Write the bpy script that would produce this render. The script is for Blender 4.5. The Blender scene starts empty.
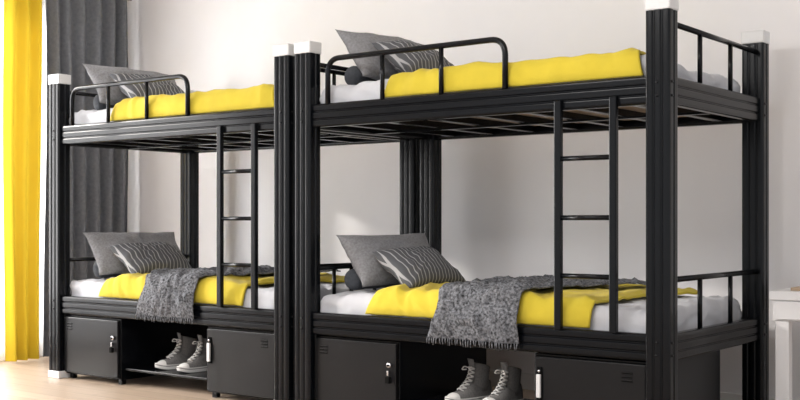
import bpy, bmesh, math, random
from mathutils import Vector, noise, Matrix
random.seed(3)
S = bpy.context.scene
COL = S.collection
S.view_settings.view_transform = 'Standard'

# ---------------- materials ----------------
def mat(name, col, rough=0.5, metal=0.0, spec=0.5, nscale=None, namt=0.1, bump=0.0, bscale=200, sheen=0.0):
    m = bpy.data.materials.new(name); m.use_nodes = True
    nt = m.node_tree; b = nt.nodes['Principled BSDF']
    b.inputs['Base Color'].default_value = (*col, 1)
    b.inputs['Roughness'].default_value = rough
    b.inputs['Metallic'].default_value = metal
    b.inputs['Specular IOR Level'].default_value = spec
    if sheen: b.inputs['Sheen Weight'].default_value = sheen
    tc = nt.nodes.new('ShaderNodeTexCoord')
    if nscale:
        n = nt.nodes.new('ShaderNodeTexNoise'); n.inputs['Scale'].default_value = nscale
        n.inputs['Detail'].default_value = 4
        nt.links.new(tc.outputs['Object'], n.inputs['Vector'])
        r = nt.nodes.new('ShaderNodeMapRange')
        r.inputs['From Min'].default_value = .3; r.inputs['From Max'].default_value = .7
        r.inputs['To Min'].default_value = 1-namt; r.inputs['To Max'].default_value = 1+namt
        nt.links.new(n.outputs['Fac'], r.inputs['Value'])
        v = nt.nodes.new('ShaderNodeVectorMath'); v.operation = 'SCALE'
        v.inputs[0].default_value = col
        nt.links.new(r.outputs['Result'], v.inputs['Scale'])
        nt.links.new(v.outputs['Vector'], b.inputs['Base Color'])
    if bump:
        n2 = nt.nodes.new('ShaderNodeTexNoise'); n2.inputs['Scale'].default_value = bscale
        nt.links.new(tc.outputs['Object'], n2.inputs['Vector'])
        bp = nt.nodes.new('ShaderNodeBump'); bp.inputs['Strength'].default_value = bump
        bp.inputs['Distance'].default_value = .002
        nt.links.new(n2.outputs['Fac'], bp.inputs['Height'])
        nt.links.new(bp.outputs['Normal'], b.inputs['Normal'])
    return m

M_black = mat('black_powder_metal', (.0030,.0036,.0048), .23, 0, .20, nscale=6, namt=.15)
M_door  = mat('locker_metal', (.0065,.0068,.0078), .3, 0, .25, nscale=5, namt=.1)
M_gap   = mat('dark_gap', (.002,.002,.002), .8, 0, .1)
M_cap   = mat('white_plastic', (.66,.66,.66), .4)
M_chrome= mat('chrome', (.6,.6,.62), .22, 1)
M_ply   = mat('plywood', (.30,.22,.15), .7, nscale=14, namt=.2)
M_sheet = mat('white_sheet', (.50,.505,.53), .9, 0, .2, nscale=8, namt=.05, bump=.2, sheen=.2)
M_yel   = mat('yellow_fabric', (.57,.445,.038), .85, 0, .2, nscale=10, namt=.06, bump=.25, sheen=.1)
M_pil   = mat('gray_fabric', (.23,.23,.24), .9, 0, .2, nscale=90, namt=.18, bump=.3)
M_bol   = mat('bolster_fabric', (.07,.075,.085), .9, 0, .2, nscale=60, namt=.15, bump=.3)
M_throw = mat('throw_fabric', (.12,.123,.133), .95, 0, .1, nscale=85, namt=.85, bump=1.0, bscale=150)
M_wall  = mat('wall_paint', (.815,.80,.805), .8, 0, .3, nscale=3, namt=.015)
M_ceil  = mat('ceiling_paint', (.85,.84,.84), .9)
M_trim  = mat('white_trim', (.8,.79,.78), .5)
M_desk  = mat('desk_white', (.80,.79,.79), .4)
M_canvas= mat('shoe_canvas', (.15,.145,.14), .9, nscale=150, namt=.2, bump=.4)
M_rub   = mat('shoe_rubber', (.62,.61,.59), .55)
M_lace  = mat('shoe_lace', (.60,.59,.57), .8)
M_in    = mat('shoe_lining', (.09,.09,.09), .9)
M_gcur  = mat('gray_curtain_fabric', (.16,.167,.18), .9, 0, .2, nscale=40, namt=.12)
M_book  = mat('book_cover', (.45,.33,.22), .6)

def stripe_mat():
    m = bpy.data.materials.new('striped_fabric'); m.use_nodes = True
    nt = m.node_tree; b = nt.nodes['Principled BSDF']
    b.inputs['Roughness'].default_value = .9; b.inputs['Specular IOR Level'].default_value = .2
    tc = nt.nodes.new('ShaderNodeTexCoord'); sx = nt.nodes.new('ShaderNodeSeparateXYZ')
    nt.links.new(tc.outputs['Object'], sx.inputs[0])
    mu = nt.nodes.new('ShaderNodeMath'); mu.operation='MULTIPLY'; mu.inputs[1].default_value = 1/.030
    nt.links.new(sx.outputs['X'], mu.inputs[0])
    fr = nt.nodes.new('ShaderNodeMath'); fr.operation='FRACT'; nt.links.new(mu.outputs[0], fr.inputs[0])
    lt = nt.nodes.new('ShaderNodeMath'); lt.operation='LESS_THAN'; lt.inputs[1].default_value = .2
    nt.links.new(fr.outputs[0], lt.inputs[0])
    mx = nt.nodes.new('ShaderNodeMix'); mx.data_type='RGBA'
    mx.inputs[6].default_value = (.095,.098,.106,1); mx.inputs[7].default_value = (.37,.37,.38,1)
    nt.links.new(lt.outputs[0], mx.inputs[0]); nt.links.new(mx.outputs[2], b.inputs['Base Color'])
    return m
M_stripe = stripe_mat()

def translucent(name, col, tr, transp=0.0):
    m = bpy.data.materials.new(name); m.use_nodes = True
    nt = m.node_tree; out = nt.nodes['Material Output']; nt.nodes.remove(nt.nodes['Principled BSDF'])
    d = nt.nodes.new('ShaderNodeBsdfDiffuse'); t = nt.nodes.new('ShaderNodeBsdfTranslucent')
    d.inputs[0].default_value=(*col,1); t.inputs[0].default_value=(*col,1)
    mx = nt.nodes.new('ShaderNodeMixShader'); mx.inputs[0].default_value = tr
    nt.links.new(d.outputs[0], mx.inputs[1]); nt.links.new(t.outputs[0], mx.inputs[2])
    last = mx
    if transp:
        tp = nt.nodes.new('ShaderNodeBsdfTransparent'); m2 = nt.nodes.new('ShaderNodeMixShader')
        m2.inputs[0].default_value = transp
        nt.links.new(mx.outputs[0], m2.inputs[1]); nt.links.new(tp.outputs[0], m2.inputs[2]); last = m2
    nt.links.new(last.outputs[0], out.inputs[0])
    return m
M_ycur = translucent('yellow_curtain_fabric', (.60,.43,.035), .12)
M_sheer = translucent('sheer_fabric', (.85,.86,.88), .5, .35)

def floor_mat():
    m = bpy.data.materials.new('wood_floor'); m.use_nodes = True
    nt = m.node_tree; b = nt.nodes['Principled BSDF']; b.inputs['Roughness'].default_value=.38
    tc = nt.nodes.new('ShaderNodeTexCoord')
    br = nt.nodes.new('ShaderNodeTexBrick'); br.inputs['Scale'].default_value=1
    br.inputs['Brick Width'].default_value=1.3; br.inputs['Row Height'].default_value=.14
    br.inputs['Mortar Size'].default_value=.002
    br.inputs['Color1'].default_value=(.50,.385,.29,1); br.inputs['Color2'].default_value=(.42,.32,.235,1)
    br.inputs['Mortar'].default_value=(.22,.16,.11,1)
    nt.links.new(tc.outputs['Object'], br.inputs['Vector'])
    mp = nt.nodes.new('ShaderNodeMapping'); mp.inputs['Scale'].default_value=(2,30,1)
    nt.links.new(tc.outputs['Object'], mp.inputs['Vector'])
    n = nt.nodes.new('ShaderNodeTexNoise'); n.inputs['Scale'].default_value=1.5; n.inputs['Detail'].default_value=6
    nt.links.new(mp.outputs[0], n.inputs['Vector'])
    r = nt.nodes.new('ShaderNodeMapRange'); r.inputs['To Min'].default_value=.8; r.inputs['To Max'].default_value=1.2
    nt.links.new(n.outputs['Fac'], r.inputs['Value'])
    v = nt.nodes.new('ShaderNodeVectorMath'); v.operation='SCALE'
    nt.links.new(br.outputs['Color'], v.inputs[0]); nt.links.new(r.outputs[0], v.inputs['Scale'])
    nt.links.new(v.outputs[0], b.inputs['Base Color'])
    return m
M_floor = floor_mat()

# ---------------- mesh helpers ----------------
def mk(name, verts, faces, mt, parent=None, smooth=False, fix=True):
    me = bpy.data.meshes.new(name); me.from_pydata(verts, [], faces); me.update()
    if fix:
        bm = bmesh.new(); bm.from_mesh(me); bmesh.ops.recalc_face_normals(bm, faces=bm.faces); bm.to_mesh(me); bm.free()
    if smooth:
        for p in me.polygons: p.use_smooth = True
    ob = bpy.data.objects.new(name, me); COL.objects.link(ob)
    if mt: me.materials.append(mt)
    if parent: ob.parent = parent
    return ob

def box(name, x0,x1,y0,y1,z0,z1, mt, parent=None, bev=0.0):
    v=[(x,y,z) for x in (x0,x1) for y in (y0,y1) for z in (z0,z1)]
    f=[(0,1,3,2),(4,6,7,5),(0,4,5,1),(2,3,7,6),(0,2,6,4),(1,5,7,3)]
    ob = mk(name, v, f, mt, parent)
    if bev:
        bm=bmesh.new(); bm.from_mesh(ob.data)
        bmesh.ops.bevel(bm, geom=list(bm.edges), offset=bev, segments=2, affect='EDGES', profile=.5)
        bm.to_mesh(ob.data); bm.free()
    return ob

def fluted(a0,a1,b0,b1,na,nb,g=.004,gw=.006,ch=.007):
    """closed 2d outline of a rectangle with rounded corners and rounded flutes"""
    def side(L,n):
        pts=[(ch,0)]
        for i in range(n):
            c=L*(i+1)/(n+1)
            pts += [(c-gw-.004,0),(c-gw-.001,-g*.10),(c-gw*.6,-g*.75),(c-gw*.35,-g),(c+gw*.35,-g),(c+gw*.6,-g*.75),(c+gw+.001,-g*.10),(c+gw+.004,0)]
        pts.append((L-ch,0)); return pts
    def corner(cx,cy,a0):
        return [(cx+ch*math.cos(math.radians(a0+q)),cy+ch*math.sin(math.radians(a0+q))) for q in (22,45,68)]
    out=[]
    A=a1-a0;B=b1-b0
    for t,o in side(A,na): out.append((a0+t,b0-o))
    out+=corner(a1-ch,b0+ch,-90)
    for t,o in side(B,nb): out.append((a1+o,b0+t))
    out+=corner(a1-ch,b1-ch,0)
    for t,o in side(A,na): out.append((a1-t,b1+o))
    out+=corner(a0+ch,b1-ch,90)
    for t,o in side(B,nb): out.append((a0-o,b1-t))
    out+=corner(a0+ch,b0+ch,180)
    return out

def prism(name, outline, axis, c0, c1, mt, parent=None):
    n=len(outline)
    def P(p,c):
        if axis=='z': return (p[0],p[1],c)
        if axis=='x': return (c,p[0],p[1])
        return (p[0],c,p[1])
    v=[P(p,c0) for p in outline]+[P(p,c1) for p in outline]
    f=[(i,(i+1)%n,n+(i+1)%n,n+i) for i in range(n)]
    f.append(tuple(range(n))); f.append(tuple(range(n,2*n)))
    return mk(name,v,f,mt,parent)

def round_path(pts, r, seg=7):
    pts=[Vector(p) for p in pts]; out=[pts[0]]
    for i in range(1,len(pts)-1):
        p=pts[i]; a=(pts[i-1]-p).normalized(); b=(pts[i+1]-p).normalized()
        A=p+a*r; B=p+b*r
        for k in range(seg+1):
            t=k/seg; out.append((1-t)**2*A+2*t*(1-t)*p+t*t*B)
    out.append(pts[-1]); return out

def tube_geo(path, rad, n=12):
    path=[Vector(p) for p in path]; verts=[];faces=[]
    up=None
    for i,p in enumerate(path):
        if i==0: t=path[1]-p
        elif i==len(path)-1: t=p-path[i-1]
        else: t=path[i+1]-path[i-1]
        t.normalize()
        if up is None:
            up = Vector((0,0,1)) if abs(t.z)<.9 else Vector((0,1,0))
        s=t.cross(up)
        if s.length<1e-4: s=t.cross(Vector((1,0,0)))
        s.normalize(); u=s.cross(t).normalized(); up=u
        r = rad[i] if isinstance(rad,(list,tuple)) else rad
        for k in range(n):
            a=2*math.pi*k/n
            verts.append(tuple(p+(s*math.cos(a)+u*math.sin(a))*r))
    for i in range(len(path)-1):
        for k in range(n):
            faces.append((i*n+k,i*n+(k+1)%n,(i+1)*n+(k+1)%n,(i+1)*n+k))
    faces.append(tuple(range(n-1,-1,-1))); faces.append(tuple(range((len(path)-1)*n,len(path)*n)))
    return verts,faces
def tube(name, path, rad, mt, parent=None, n=12):
    v,f=tube_geo(path,rad,n); return mk(name,v,f,mt,parent,smooth=True)

def join(objs, name):
    me = bpy.data.meshes.new(name); bm=bmesh.new(); mats=[]
    for o in objs:
        for m in o.data.materials:
            if m not in mats: mats.append(m)
    for m in mats: me.materials.append(m)
    for o in objs:
        base=len(bm.faces)
        tmp=o.data.copy(); tmp.transform(o.matrix_basis)
        idx=[mats.index(m) for m in o.data.materials] or [0]
        bm.from_mesh(tmp); bm.faces.ensure_lookup_table()
        for f in bm.faces[base:]: f.material_index = idx[min(f.material_index,len(idx)-1)]
        bpy.data.meshes.remove(tmp)
    bm.to_mesh(me); bm.free()
    for o in objs: bpy.data.objects.remove(o, do_unlink=True)
    ob=bpy.data.objects.new(name,me); COL.objects.link(ob); return ob

# ---------------- room ----------------
XL=-4.98; YB=1.36; ZC=2.75; XR=3.6; YF=-6.0
floor = box('floor', XL-.15,XR,YF,YB+.15,-.1,0, M_floor)
wall_back = box('wall_back', XL-.15,XR,YB,YB+.15,0,ZC, M_wall)
box('ceiling', XL-.15,XR,YF,YB+.15,ZC,ZC+.1, M_ceil)
WY0,WY1,WZ0,WZ1=-2.6,.75,.12,2.45
p=[box('a',XL-.15,XL,WY1,YB,0,ZC,M_wall), box('b',XL-.15,XL,YF,WY0,0,ZC,M_wall),
   box('c',XL-.15,XL,WY0,WY1,0,WZ0,M_wall), box('d',XL-.15,XL,WY0,WY1,WZ1,ZC,M_wall)]
join(p,'wall_left')
w=bpy.data.objects.new('window_1',None); COL.objects.link(w)
fx0,fx1=XL-.10,XL-.04
box('frame_bottom',fx0,fx1,WY0,WY1,WZ0,WZ0+.06,M_trim,w); box('frame_top',fx0,fx1,WY0,WY1,WZ1-.06,WZ1,M_trim,w)
for i in range(5):
    y=WY0+(WY1-WY0-.06)*i/4
    box('mullion_%d'%i,fx0,fx1,y,y+.06,WZ0+.06,WZ1-.06,M_trim,w)
box('baseboard_back',XL,XR,YB-.015,YB,0,.09,M_trim,None,.003)
box('baseboard_left',XL,XL+.015,YF,YB-.02,0,.09,M_trim,None,.003)

# ---------------- curtains ----------------
def curtain(name, y0,y1, xc, amp, wl, mt, z0=.015,z1=2.6, seed=0):
    n=int((y1-y0)/.006); nz=24; v=[];f=[]
    for j in range(nz+1):
        z=z0+(z1-z0)*j/nz
        for i in range(n+1):
            y=y0+(y1-y0)*i/n
            k=noise.noise(Vector((y*2.5,seed,0)))*2.5
            a=amp*(.75+.35*noise.noise(Vector((y*3,z*.4,seed+4))))
            x=xc+a*math.sin(2*math.pi*y/wl+k+.25*noise.noise(Vector((y,z*1.2,seed+9))))
            yy=y+.012*math.sin(z*1.7+y*9)
            v.append((x,yy,z))
    for j in range(nz):
        for i in range(n):
            a=j*(n+1)+i; f.append((a,a+1,a+n+2,a+n+1))
    ob=mk(name,v,f,mt,None,True,False)
    return ob
curtain('yellow_curtain', .22,.50, XL+.17,.045,.085, M_ycur, seed=1)
curtain('gray_curtain', .53,1.25, XL+.16,.045,.115, M_gcur, seed=5)
curtain('sheer_curtain', -2.6,.62, XL+.055,.02,.11, M_sheer, seed=8)
rod=tube('curtain_rod',[(XL+.11,-2.7,2.62),(XL+.11,1.31,2.62)],.014,M_chrome)

# ---------------- bunk beds ----------------
L=2.0; W=1.14; PA=.105; PB=.088
ZT=1.85
def bunk(X0):
    e=bpy.data.objects.new('bunk_bed',None); COL.objects.link(e)
    e.location=(X0,0,0)
    for nm,px,py in (('front_right',-PA,0),('front_left',-L,0),('back_right',-PA,W-PB),('back_left',-L,W-PB)):
        prism('post_'+nm, fluted(px,px+PA,py,py+PB,2,1,.0055,.0055,.013),'z',.045,ZT-.06,M_black,e)
        box('cap_'+nm, px-.002,px+PA+.002,py-.002,py+PB+.002,ZT-.06,ZT,M_cap,e,.006)
        box('foot_'+nm, px-.002,px+PA+.002,py-.002,py+PB+.002,0,.045,M_cap,e,.005)
    for lv,(z0,z1) in (('lower',(.392,.502)),('upper',(1.42,1.535))):
        prism('rail_%s_front'%lv, fluted(.018,.062,z0,z1,0,2,.005,.005,.012),'x',-L+PA,-PA,M_black,e)
        prism('rail_%s_back'%lv, fluted(W-.062,W-.018,z0,z1,0,2,.005,.005,.012),'x',-L+PA,-PA,M_black,e)
        prism('rail_%s_right'%lv, fluted(-.062,-.018,z0,z1,0,2,.005,.005,.012),'y',PB,W-PB,M_black,e)
        prism('rail_%s_left'%lv, fluted(-L+.018,-L+.062,z0,z1,0,2,.005,.005,.012),'y',PB,W-PB,M_black,e)
        for sd,x in (('right',-.04),('left',-L+.04)):
            zt=z1+.215
            tube('guard_%s_%s_bar'%(lv,sd),[(x,PB-.005,zt),(x,W-PB+.005,zt)],.012,M_black,e)
            for k,y in enumerate((.40,.745)):
                tube('guard_%s_%s_upright_%d'%(lv,sd,k),[(x,y,z1-.005),(x,y,zt)],.0105,M_black,e)
        box('deck_'+lv,-L+.064,-.064,.064,W-.064,z0+.045,z0+.057,M_ply,e)
        for k in range(7):
            x=-L+.22+k*(L-.44)/6
            box('beam_%s_%d'%(lv,k),x-.02,x+.02,.062,W-.062,z0+.012,z0+.0448,M_black,e,.003)
        box('beam_%s_long'%lv,-L+.064,-.064,W*.5-.015,W*.5+.015,z0+.002,z0+.0118,M_black,e)
        for zz in (z0+.03,z1-.03):
            for px in (-.0525,-L+PA/2):
                tube('bolt',[(px,-.003,zz),(px,.004,zz)],.006,M_black,e,10)
            for py in (PB/2-.018,W-PB/2-.018):
                tube('bolt',[(.003,py,zz),(-.004,py,zz)],.006,M_black,e,10)
    zt=1.752; y=.028
    path=round_path([(-1.80,y,1.53),(-1.80,y,zt),(-.775,y,zt),(-.775,y,1.53)],.075,9)
    tube('front_guard_hoop',path,.0135,M_black,e,14)
    for k,x in enumerate((-1.458,-1.117)):
        tube('front_guard_upright_%d'%k,[(x,y,1.53),(x,y,zt)],.0115,M_black,e)
    for k,x in enumerate((-.50,-.245)):
        box('ladder_stile_%d'%k,x-.016,x+.016,-.004,.022,.498,1.46,M_black,e,.004)
    for k,z in enumerate((.725,.968,1.215)):
        tube('ladder_rung_%d'%k,[(-.49,.009,z),(-.255,.009,z)],.0105,M_black,e)
    box('shoe_shelf',-1.362,-.648,.07,.52,.085,.10,M_black,e,.003)
    return e

def locker(x0,x1,handle_right):
    e=bpy.data.objects.new('storage_locker',None); COL.objects.link(e)
    e.location=((x0+x1)/2,0,0); h=(x1-x0)/2
    box('body',-h,h,.052,.80,.03,.386,M_black,e,.003)
    box('door_gap',-h+.006,h-.006,.047,.0518,.038,.378,M_gap,e)
    box('door',-h+.010,h-.010,.034,.0468,.042,.374,M_door,e,.003)
    for sx in (-1,1):
        for y in (.07,.74):
            box('leg',sx*(h-.03)-.015,sx*(h-.03)+.015,y,y+.03,0,.0305,M_black,e)
    if handle_right:
        lx=h-.045
        tube('lock_barrel',[(lx,.034,.275),(lx,.020,.275)],.0125,M_chrome,e,18)
        tube('lock_core',[(lx,.021,.275),(lx,.016,.275)],.006,M_gap,e,12)
        box('padlock_staple',lx-.005,lx+.005,.014,.034,.225,.250,M_chrome,e,.002)
        box('padlock_body',lx-.013,lx+.013,.010,.026,.190,.222,M_gap,e,.003)
        vx=-h+.06
    else:
        lx=-h+.036
        box('handle_plate',lx-.013,lx+.013,.028,.034,.190,.330,M_gap,e,.003)
        box('handle_grip',lx-.010,lx+.010,.016,.028,.200,.300,M_cap,e,.003)
        tube('lock_barrel',[(lx,.028,.314),(lx,.022,.314)],.006,M_chrome,e,14)
        vx=h-.09
    for k in range(3):
        z=.335-k*.016
        box('vent_%d'%k,vx-.024,vx+.024,.0315,.0342,z-.0025,z+.0025,M_gap,e)
        box('vent_lip_%d'%k,vx-.024,vx+.024,.030,.0342,z+.0027,z+.005,M_door,e)
    return e

# ---------------- bedding ----------------
def mattress(X0,zb,zt,seed):
    x0,x1,y0,y1=X0-1.885,X0-.115,.072,W-.072
    nx,ny=200,100; v=[];f=[]
    def top(x,y):
        d=min(x-x0,x1-x,y-y0,y1-y); r=.035
        drop=0 if d>r else r-math.sqrt(max(0,r*r-(r-d)**2))
        q=Vector((x*5,y*5,seed))
        w2=Vector((noise.noise(q*.8),noise.noise(q*.8+Vector((5,5,5))),0))
        wr=.010*noise.noise(q)+.015*(.6-abs(noise.noise(q*1.3+w2))*2)+.009*(.5-abs(noise.noise(q*3+w2))*2)
        return zt-drop+wr
    for j in range(ny+1):
        for i in range(nx+1):
            x=x0+(x1-x0)*i/nx; y=y0+(y1-y0)*j/ny
            v.append((x,y,top(x,y)))
    for j in range(ny):
        for i in range(nx):
            a=j*(nx+1)+i; f.append((a,a+1,a+nx+2,a+nx+1))
    ring=[i for i in range(nx+1)]+[j*(nx+1)+nx for j in range(1,ny+1)]+[ny*(nx+1)+i for i in range(nx-1,-1,-1)]+[j*(nx+1) for j in range(ny-1,0,-1)]
    prev=ring
    c=len(ring)
    for s in range(1,9):
        base=len(v)
        for k in ring:
            x,y,z=v[k]; t=s/8
            zz=z+(zb-z)*t
            q=Vector((x*7+zz*6,y*7,zz*9+seed))
            b=.004*math.sin(math.pi*t)+.018*(.4-abs(noise.noise(q))*2)*math.sin(math.pi*min(1,t*1.2))
            cx=-1 if x<=x0+1e-6 else (1 if x>=x1-1e-6 else 0); cy=-1 if y<=y0+1e-6 else (1 if y>=y1-1e-6 else 0)
            v.append((x+cx*b,y+cy*b*.6,zz))
        cur=list(range(base,base+c))
        for k in range(c): f.append((prev[k],prev[(k+1)%c],cur[(k+1)%c],cur[k]))
        prev=cur
    f.append(tuple(prev))
    return mk('mattress',v,f,M_sheet,None,True)

def resample(ctrl, step):
    P=[Vector((0,a,b)) for a,b in ctrl]; P=[P[0]*2-P[1]]+P+[P[-1]*2-P[-2]]
    dense=[]
    for i in range(1,len(P)-2):
        for k in range(40):
            t=k/40; p0,p1,p2,p3=P[i-1],P[i],P[i+1],P[i+2]
            dense.append(.5*((2*p1)+(p2-p0)*t+(2*p0-5*p1+4*p2-p3)*t*t+(3*p1-p0-3*p2+p3)*t**3))
    dense.append(P[-2]); out=[dense[0]];acc=0
    for a,b in zip(dense,dense[1:]):
        acc+=(b-a).length
        if acc>=step: out.append(b); acc=0
    return out

def drape(name, ctrl, left, right, mt, seed, amp, scale, thick, fringe=False, step=.009, front=1.0):
    path=resample(ctrl,step); nv=len(path)
    n=int(abs(right(0)-left(0))/step)
    v=[];f=[]
    for j,p in enumerate(path):
        a=path[max(0,j-1)];b=path[min(nv-1,j+1)]; t=(b-a).normalized(); nrm=Vector((0,-t.z,t.y))
        tj=j/(nv-1)
        fk = 1-(1-front)*abs(nrm.y)
        for i in range(n+1):
            ti=i/n; x=left(tj)+(right(tj)-left(tj))*ti
            q=Vector((x*scale+j*step*scale*.35,j*step*scale*.8,seed))
            q2=q+Vector((noise.noise(q*.7),noise.noise(q*.7+Vector((9,9,9))),0))*.8
            r1=1-abs(noise.noise(q2))*2.2; r2=1-abs(noise.noise(q2*2.1+Vector((3,1,7))))*2
            h=amp*(.60*max(0,r1)+.32*max(0,r2)+.35*(noise.noise(q*.5)+.5)+.08*noise.noise(q*7))
            e=min(ti,1-ti,tj*.8+.02,(1-tj))*n*step
            h=max(0,h)*(.45+.55*min(1,e/.05))*fk
            pos=Vector((x,p.y,p.z))+nrm*h
            if min(ti,1-ti)*n*step<.02 and tj>.15: pos-=nrm*thick*.4
            v.append(tuple(pos))
    for j in range(nv-1):
        for i in range(n):
            a=j*(n+1)+i; f.append((a,a+1,a+n+2,a+n+1))
    ob=mk(name,v,f,mt,None,True,False)
    bm=bmesh.new(); bm.from_mesh(ob.data)
    base=list(bm.faces)
    bmesh.ops.recalc_face_normals(bm,faces=bm.faces)
    bmesh.ops.solidify(bm,geom=base,thickness=thick)
    bmesh.ops.recalc_face_normals(bm,faces=bm.faces)
    bm.to_mesh(ob.data); bm.free()
    for pz in ob.data.polygons: pz.use_smooth=True
    if fringe:
        parts=[ob]
        for i in range(0,n+1,1):
            if i%2: continue
            x,y,z=v[i]
            dx=random.uniform(-.006,.006); l=random.uniform(.022,.034)
            vv,ff=tube_geo([(x,y,z+.004),(x+dx*.5,y-.002,z-l*.5),(x+dx,y-.001,z-l)],[.0032,.0028,.0015],5)
            parts.append(mk('t',vv,ff,mt,None,True))
        ob=join(parts,name)
    return ob

def pillow(name, w,h,t, mt, loc, rot, seed):
    n=44; v=[];f=[]
    for sgn in (1,-1):
        for j in range(n+1):
            for i in range(n+1):
                u=2*i/n-1; q=2*j/n-1
                x=w/2*u*(1-.085*(1-q*q)*u*u); y=h/2*q*(1-.10*(1-u*u)*q*q)
                th=t/2*(max(0,(1-abs(u)**2.4)*(1-abs(q)**2.4)))**.55
                nn=noise.noise(Vector((u*1.8,q*1.8,seed+sgn)))*.14+(.3-abs(noise.noise(Vector((u*3,q*3,seed+sgn*3)))))*.25
                th*=1+nn
                z=sgn*th+.014*noise.noise(Vector((u*1.5,q*1.5,seed)))
                v.append((x,y,z))
    N=(n+1)**2
    for s in (0,1):
        for j in range(n):
            for i in range(n):
                a=s*N+j*(n+1)+i
                q=(a,a+1,a+n+2,a+n+1); f.append(q if s==0 else q[::-1])
    ob=mk(name,v,f,mt,None,True,False)
    bm=bmesh.new(); bm.from_mesh(ob.data); bmesh.ops.remove_doubles(bm,verts=bm.verts,dist=.0004)
    bmesh.ops.recalc_face_normals(bm,faces=bm.faces); bm.to_mesh(ob.data); bm.free()
    for p in ob.data.polygons: p.use_smooth=True
    ob.location=loc; ob.rotation_euler=rot
    return ob

def pillow_from(name,w,t,mt,bottom,top,yc,seed,yaw=0):
    bx,bz=bottom; tx,tz=top; h=math.hypot(tx-bx,tz-bz)
    Y=Vector((tx-bx,0,tz-bz)).normalized(); X=Vector((0,1,0)); Z=X.cross(Y)
    m=Matrix((X,Y,Z)).transposed().to_4x4()
    m=Matrix.Rotation(yaw,4,'Z')@m
    return pillow(name,w,h,t,mt,((bx+tx)/2,yc,(bz+tz)/2),m.to_euler(),seed)

def bolster(x,z):
    r=.054; pr=[(.0,.015),(.004,.035),(.014,.048),(.028,r)]
    ys=[];rs=[]
    for a,b in pr: ys.append(.22+a); rs.append(b)
    for k in range(1,14): ys.append(.25+k*.045); rs.append(r+.002*math.sin(k*2.1))
    for a,b in pr[::-1]: ys.append(.90-a); rs.append(b)
    path=[(x,y,z+r) for y in ys]
    return tube('bolster_pillow',path,rs,M_bol,None,24)

def bedding(X0,zr,seed,throw):
    zt=zr+.088
    mattress(X0,zr-.05+.004,zt,seed)
    zd=zt+.022
    y0=.052
    if throw:
        fl=lambda t: X0-1.58+.14*min(1,t*2.2)+.02*math.sin(t*9)
        fr=lambda t: X0-.39+.09*t+.015*math.sin(t*7+1)
        am=.033
    else:
        fl=lambda t: X0-1.47+.04*math.sin(t*8)
        fr=lambda t: X0-.135-.22*t
        am=.025
    drape('duvet',[(y0,zr+.006),(y0-.004,zr+.045),(y0+.012,zd-.012),(y0+.055,zd+.004),(.30,zd+.006),(.6,zd+.004),(1.02,zd)],fl,fr,M_yel,seed+.7,am,5.5 if throw else 4,.012,front=.45)
    if throw:
        z=zd+.032
        tl=lambda t: X0-1.17+.16*t+.02*math.sin(t*12)
        tr=lambda t: X0-.70+.34*t*t+.015*math.sin(t*10+2)
        drape('throw_blanket',[(.002,zr-.075),(-.004,zr-.03),(-.004,zr+.012),(.008,zr+.05),(.032,z-.01),(.075,z+.008),(.3,z+.014),(.52,z+.018),(.84,z+.016)],tl,tr,M_throw,seed+3.3,.030,11,.007,fringe=True,step=.007)
    pillow_from('pillow',.71,.16,M_pil,(X0-1.635,zt+.04),(X0-1.815,zt+.295),.47,seed+11,-.04)
    pillow_from('striped_pillow',.52,.15,M_stripe,(X0-1.41,zt+.045),(X0-1.635,zt+.215),.42,seed+17,.05)
    bolster(X0-1.82,zt+.014)

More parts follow.
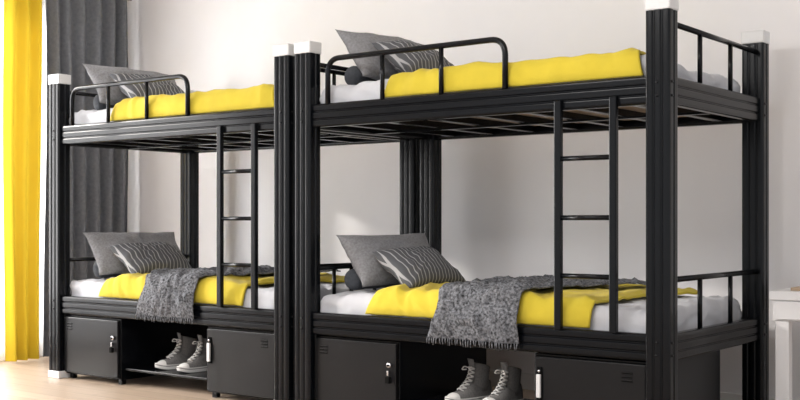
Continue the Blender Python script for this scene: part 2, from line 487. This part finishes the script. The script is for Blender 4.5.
# ---------------- sneakers ----------------
def sneaker(X,Y,Z,yaw):
    parts=[]
    Ls=.285
    def outline(t):
        base=.036+.014*math.sin(max(0,(t-.15))/.85*math.pi*.85)
        if t<.12: base*=math.sqrt(max(0,1-((.12-t)/.12)**2))*.98+.02
        if t>.80: base*=math.sqrt(max(0,1-((t-.80)/.20)**2))*.98+.02
        return base
    N=40
    ts=[.5-.5*math.cos(math.pi*i/N) for i in range(N+1)]
    ring=[(t*Ls,outline(t)) for t in ts]+[(t*Ls,-outline(t)) for t in ts[::-1][1:-1]]
    def ringat(s,z,lift=True):
        cx=Ls*.5
        return [((x-cx)*s+cx,y*s,z+(.012*max(0,(x/Ls-.75)/.25)**2 if lift else 0)) for x,y in ring]
    def loft(rings,mt,smooth=True):
        v=[];f=[];n=len(rings[0])
        for r in rings: v+=r
        for a in range(len(rings)-1):
            for k in range(n): f.append((a*n+k,a*n+(k+1)%n,(a+1)*n+(k+1)%n,(a+1)*n+k))
        f.append(tuple(range(n))); f.append(tuple(range((len(rings)-1)*n,len(rings)*n)))
        return mk('p',v,f,mt,None,smooth)
    parts.append(loft([ringat(1.0,0),ringat(1.04,.004),ringat(1.05,.018),ringat(1.04,.030),ringat(.97,.031)],M_rub,False))
    parts.append(loft([ringat(1.054,.020),ringat(1.058,.021),ringat(1.058,.0235),ringat(1.054,.0245)],M_canvas,False))
    st=[];NS=26;NR=20
    for i in range(NS+1):
        t=.015+.965*i/NS
        if t<.45: top=.105
        elif t<.8: k=(t-.45)/.35; top=.105-(.105-.058)*(k*k*(3-2*k))
        else: k=(t-.8)/.2; top=.058*math.sqrt(max(.02,1-k*k*.75))
        w=outline(t)*.97
        r=[]
        for k in range(NR):
            a=math.pi*k/(NR-1)
            c=math.cos(a); s=math.sin(a)
            xx=math.copysign(abs(c)**.75,c)*w
            r.append((t*Ls,xx,.028+(top-.028)*abs(s)**.85))
        st.append(r)
    v=[];f=[]
    for r in st: v+=r
    for i in range(NS):
        for k in range(NR-1): f.append((i*NR+k,i*NR+k+1,(i+1)*NR+k+1,(i+1)*NR+k))
    f.append(tuple(range(NR))); f.append(tuple(range(NS*NR,(NS+1)*NR)))
    up=mk('p',v,f,M_canvas,None,True); up.data.materials.append(M_rub)
    for p in up.data.polygons:
        if p.center.x>Ls*.815: p.material_index=1
    parts.append(up)
    rr=[]
    for z,cx,a,b in ((.055,.082,.080,.040),(.085,.075,.073,.038),(.115,.068,.063,.036),(.15,.062,.058,.036),(.185,.058,.060,.038),(.190,.058,.056,.034),(.18,.058,.053,.031),(.12,.066,.052,.028)):
        rr.append([(cx+a*math.cos(q)*(.82 if math.cos(q)<0 else 1),b*math.sin(q),z+(.014*math.cos(q) if z>.14 else 0)) for q in [2*math.pi*k/24 for k in range(24)]])
    sh=loft(rr,M_canvas); sh.data.materials.append(M_in)
    for i,p in enumerate(sh.data.polygons):
        if i>=24*5: p.material_index=1
    parts.append(sh)
    tg=[]
    for z,x in ((.075,.165),(.11,.137),(.15,.122),(.19,.124),(.222,.134)):
        tg.append([(x+.008*(1-(yy/.024)**2)*1.0+dd,yy,z) for yy,dd in ((-.024,0),(-.012,0),(0,0),(.012,0),(.024,0),(.02,-.006),(0,-.006),(-.02,-.006))])
    parts.append(loft(tg,M_canvas))
    P=[(.205,.066),(.185,.078),(.165,.094),(.148,.112),(.137,.132),(.131,.152),(.130,.172)]
    for k in range(7):
        x,z=P[k]; w=.024
        a,b=P[min(6,k+1)]
        for sgn in (1,-1):
            v,f=tube_geo([(x-.006,-sgn*w,z),(x+.006+.002*sgn,-sgn*w*.3,z+.008),( (x+a)/2+.007,sgn*w*.3,(z+b)/2+.007),(a-.006,sgn*w,b)],.0034,6)
            parts.append(mk('l',v,f,M_lace,None,True))
    for sgn in (1,-1):
        v,f=tube_geo(round_path([(.140,0,.176),(.158,sgn*.022,.184),(.162,sgn*.036,.165),(.148,sgn*.012,.168)],.008,4),.003,6)
        parts.append(mk('l',v,f,M_lace,None,True))
    v,f=tube_geo([(-.001,0,.03),(-.006,0,.07),(.008,0,.11),(.011,0,.175)],[.006,.006,.005,.005],8)
    parts.append(mk('l',v,f,M_rub,None,True))
    ob=join(parts,'sneaker')
    ob.data.transform(Matrix.Scale(.92,4))
    ob.location=(X,Y,Z); ob.rotation_euler=(0,0,yaw)
    return ob

for bi,X0 in enumerate((0.0,-2.04)):
    bunk(X0)
    locker(X0-1.892,X0-1.372,True)
    locker(X0-.640,X0-.108,False)
    bedding(X0,.502,2.0+bi*5,True)
    bedding(X0,1.535,12.0+bi*5,False)
    sneaker(X0-1.08,.38,.101,math.radians(-106))
    sneaker(X0-.905,.37,.101,math.radians(-98))

# ---------------- desk ----------------
d=bpy.data.objects.new('desk',None); COL.objects.link(d); d.location=(.115,.80,0)
box('top',0,1.1,0,.52,.605,.645,M_desk,d,.003)
box('drawer_case',.012,1.088,.012,.50,.515,.6045,M_desk,d,.002)
box('drawer_front',.03,.54,.002,.0118,.522,.600,M_desk,d,.002)
box('drawer_front_2',.56,1.07,.002,.0118,.522,.600,M_desk,d,.002)
for i,(x,y) in enumerate(((.02,.02),(1.02,.02),(.02,.44),(1.02,.44))):
    box('leg_%d'%i,x,x+.06,y,y+.05,0,.5145,M_desk,d,.003)
box('book',.19,.40,.86,1.10,.6455,.660,M_book,None,.002)

# ---------------- lights ----------------
wd=bpy.data.worlds.new('World'); S.world=wd; wd.use_nodes=True
bg=wd.node_tree.nodes['Background']; bg.inputs[0].default_value=(.955,.97,1,1); bg.inputs[1].default_value=1.15
def area(name,loc,target,sx,sy,power,col=(1,1,1)):
    l=bpy.data.lights.new(name,'AREA'); l.shape='RECTANGLE'; l.size=sx; l.size_y=sy; l.energy=power; l.color=col
    o=bpy.data.objects.new(name,l); COL.objects.link(o); o.location=loc
    o.rotation_euler=(Vector(target)-Vector(loc)).to_track_quat('-Z','Y').to_euler(); return o
area('window_daylight',(XL-.5,-.9,1.5),(0,-.6,.9),3.2,2.3,370,(1,.985,.97))
area('overhead_fill',(-.8,-2.2,2.7),(-.8,-1.0,0),2.4,1.0,105,(1,.985,.975))  # unseen overhead fill, added to brighten the room and back wall
sl=bpy.data.lights.new('sun','SUN'); sl.energy=6; sl.angle=math.radians(2); sl.color=(1,.95,.89)
so=bpy.data.objects.new('sun',sl); COL.objects.link(so)
so.rotation_euler=Vector((.85,.50,-.30)).to_track_quat('-Z','Y').to_euler()

# ---------------- camera ----------------
cd=bpy.data.cameras.new('camera'); cd.sensor_width=36; cd.lens=50.4; cd.shift_y=.0275
c=bpy.data.objects.new('camera',cd); COL.objects.link(c)
c.location=(1.83,-4.135,.95); c.rotation_euler=(math.radians(90),0,math.radians(37.4))
S.camera=c
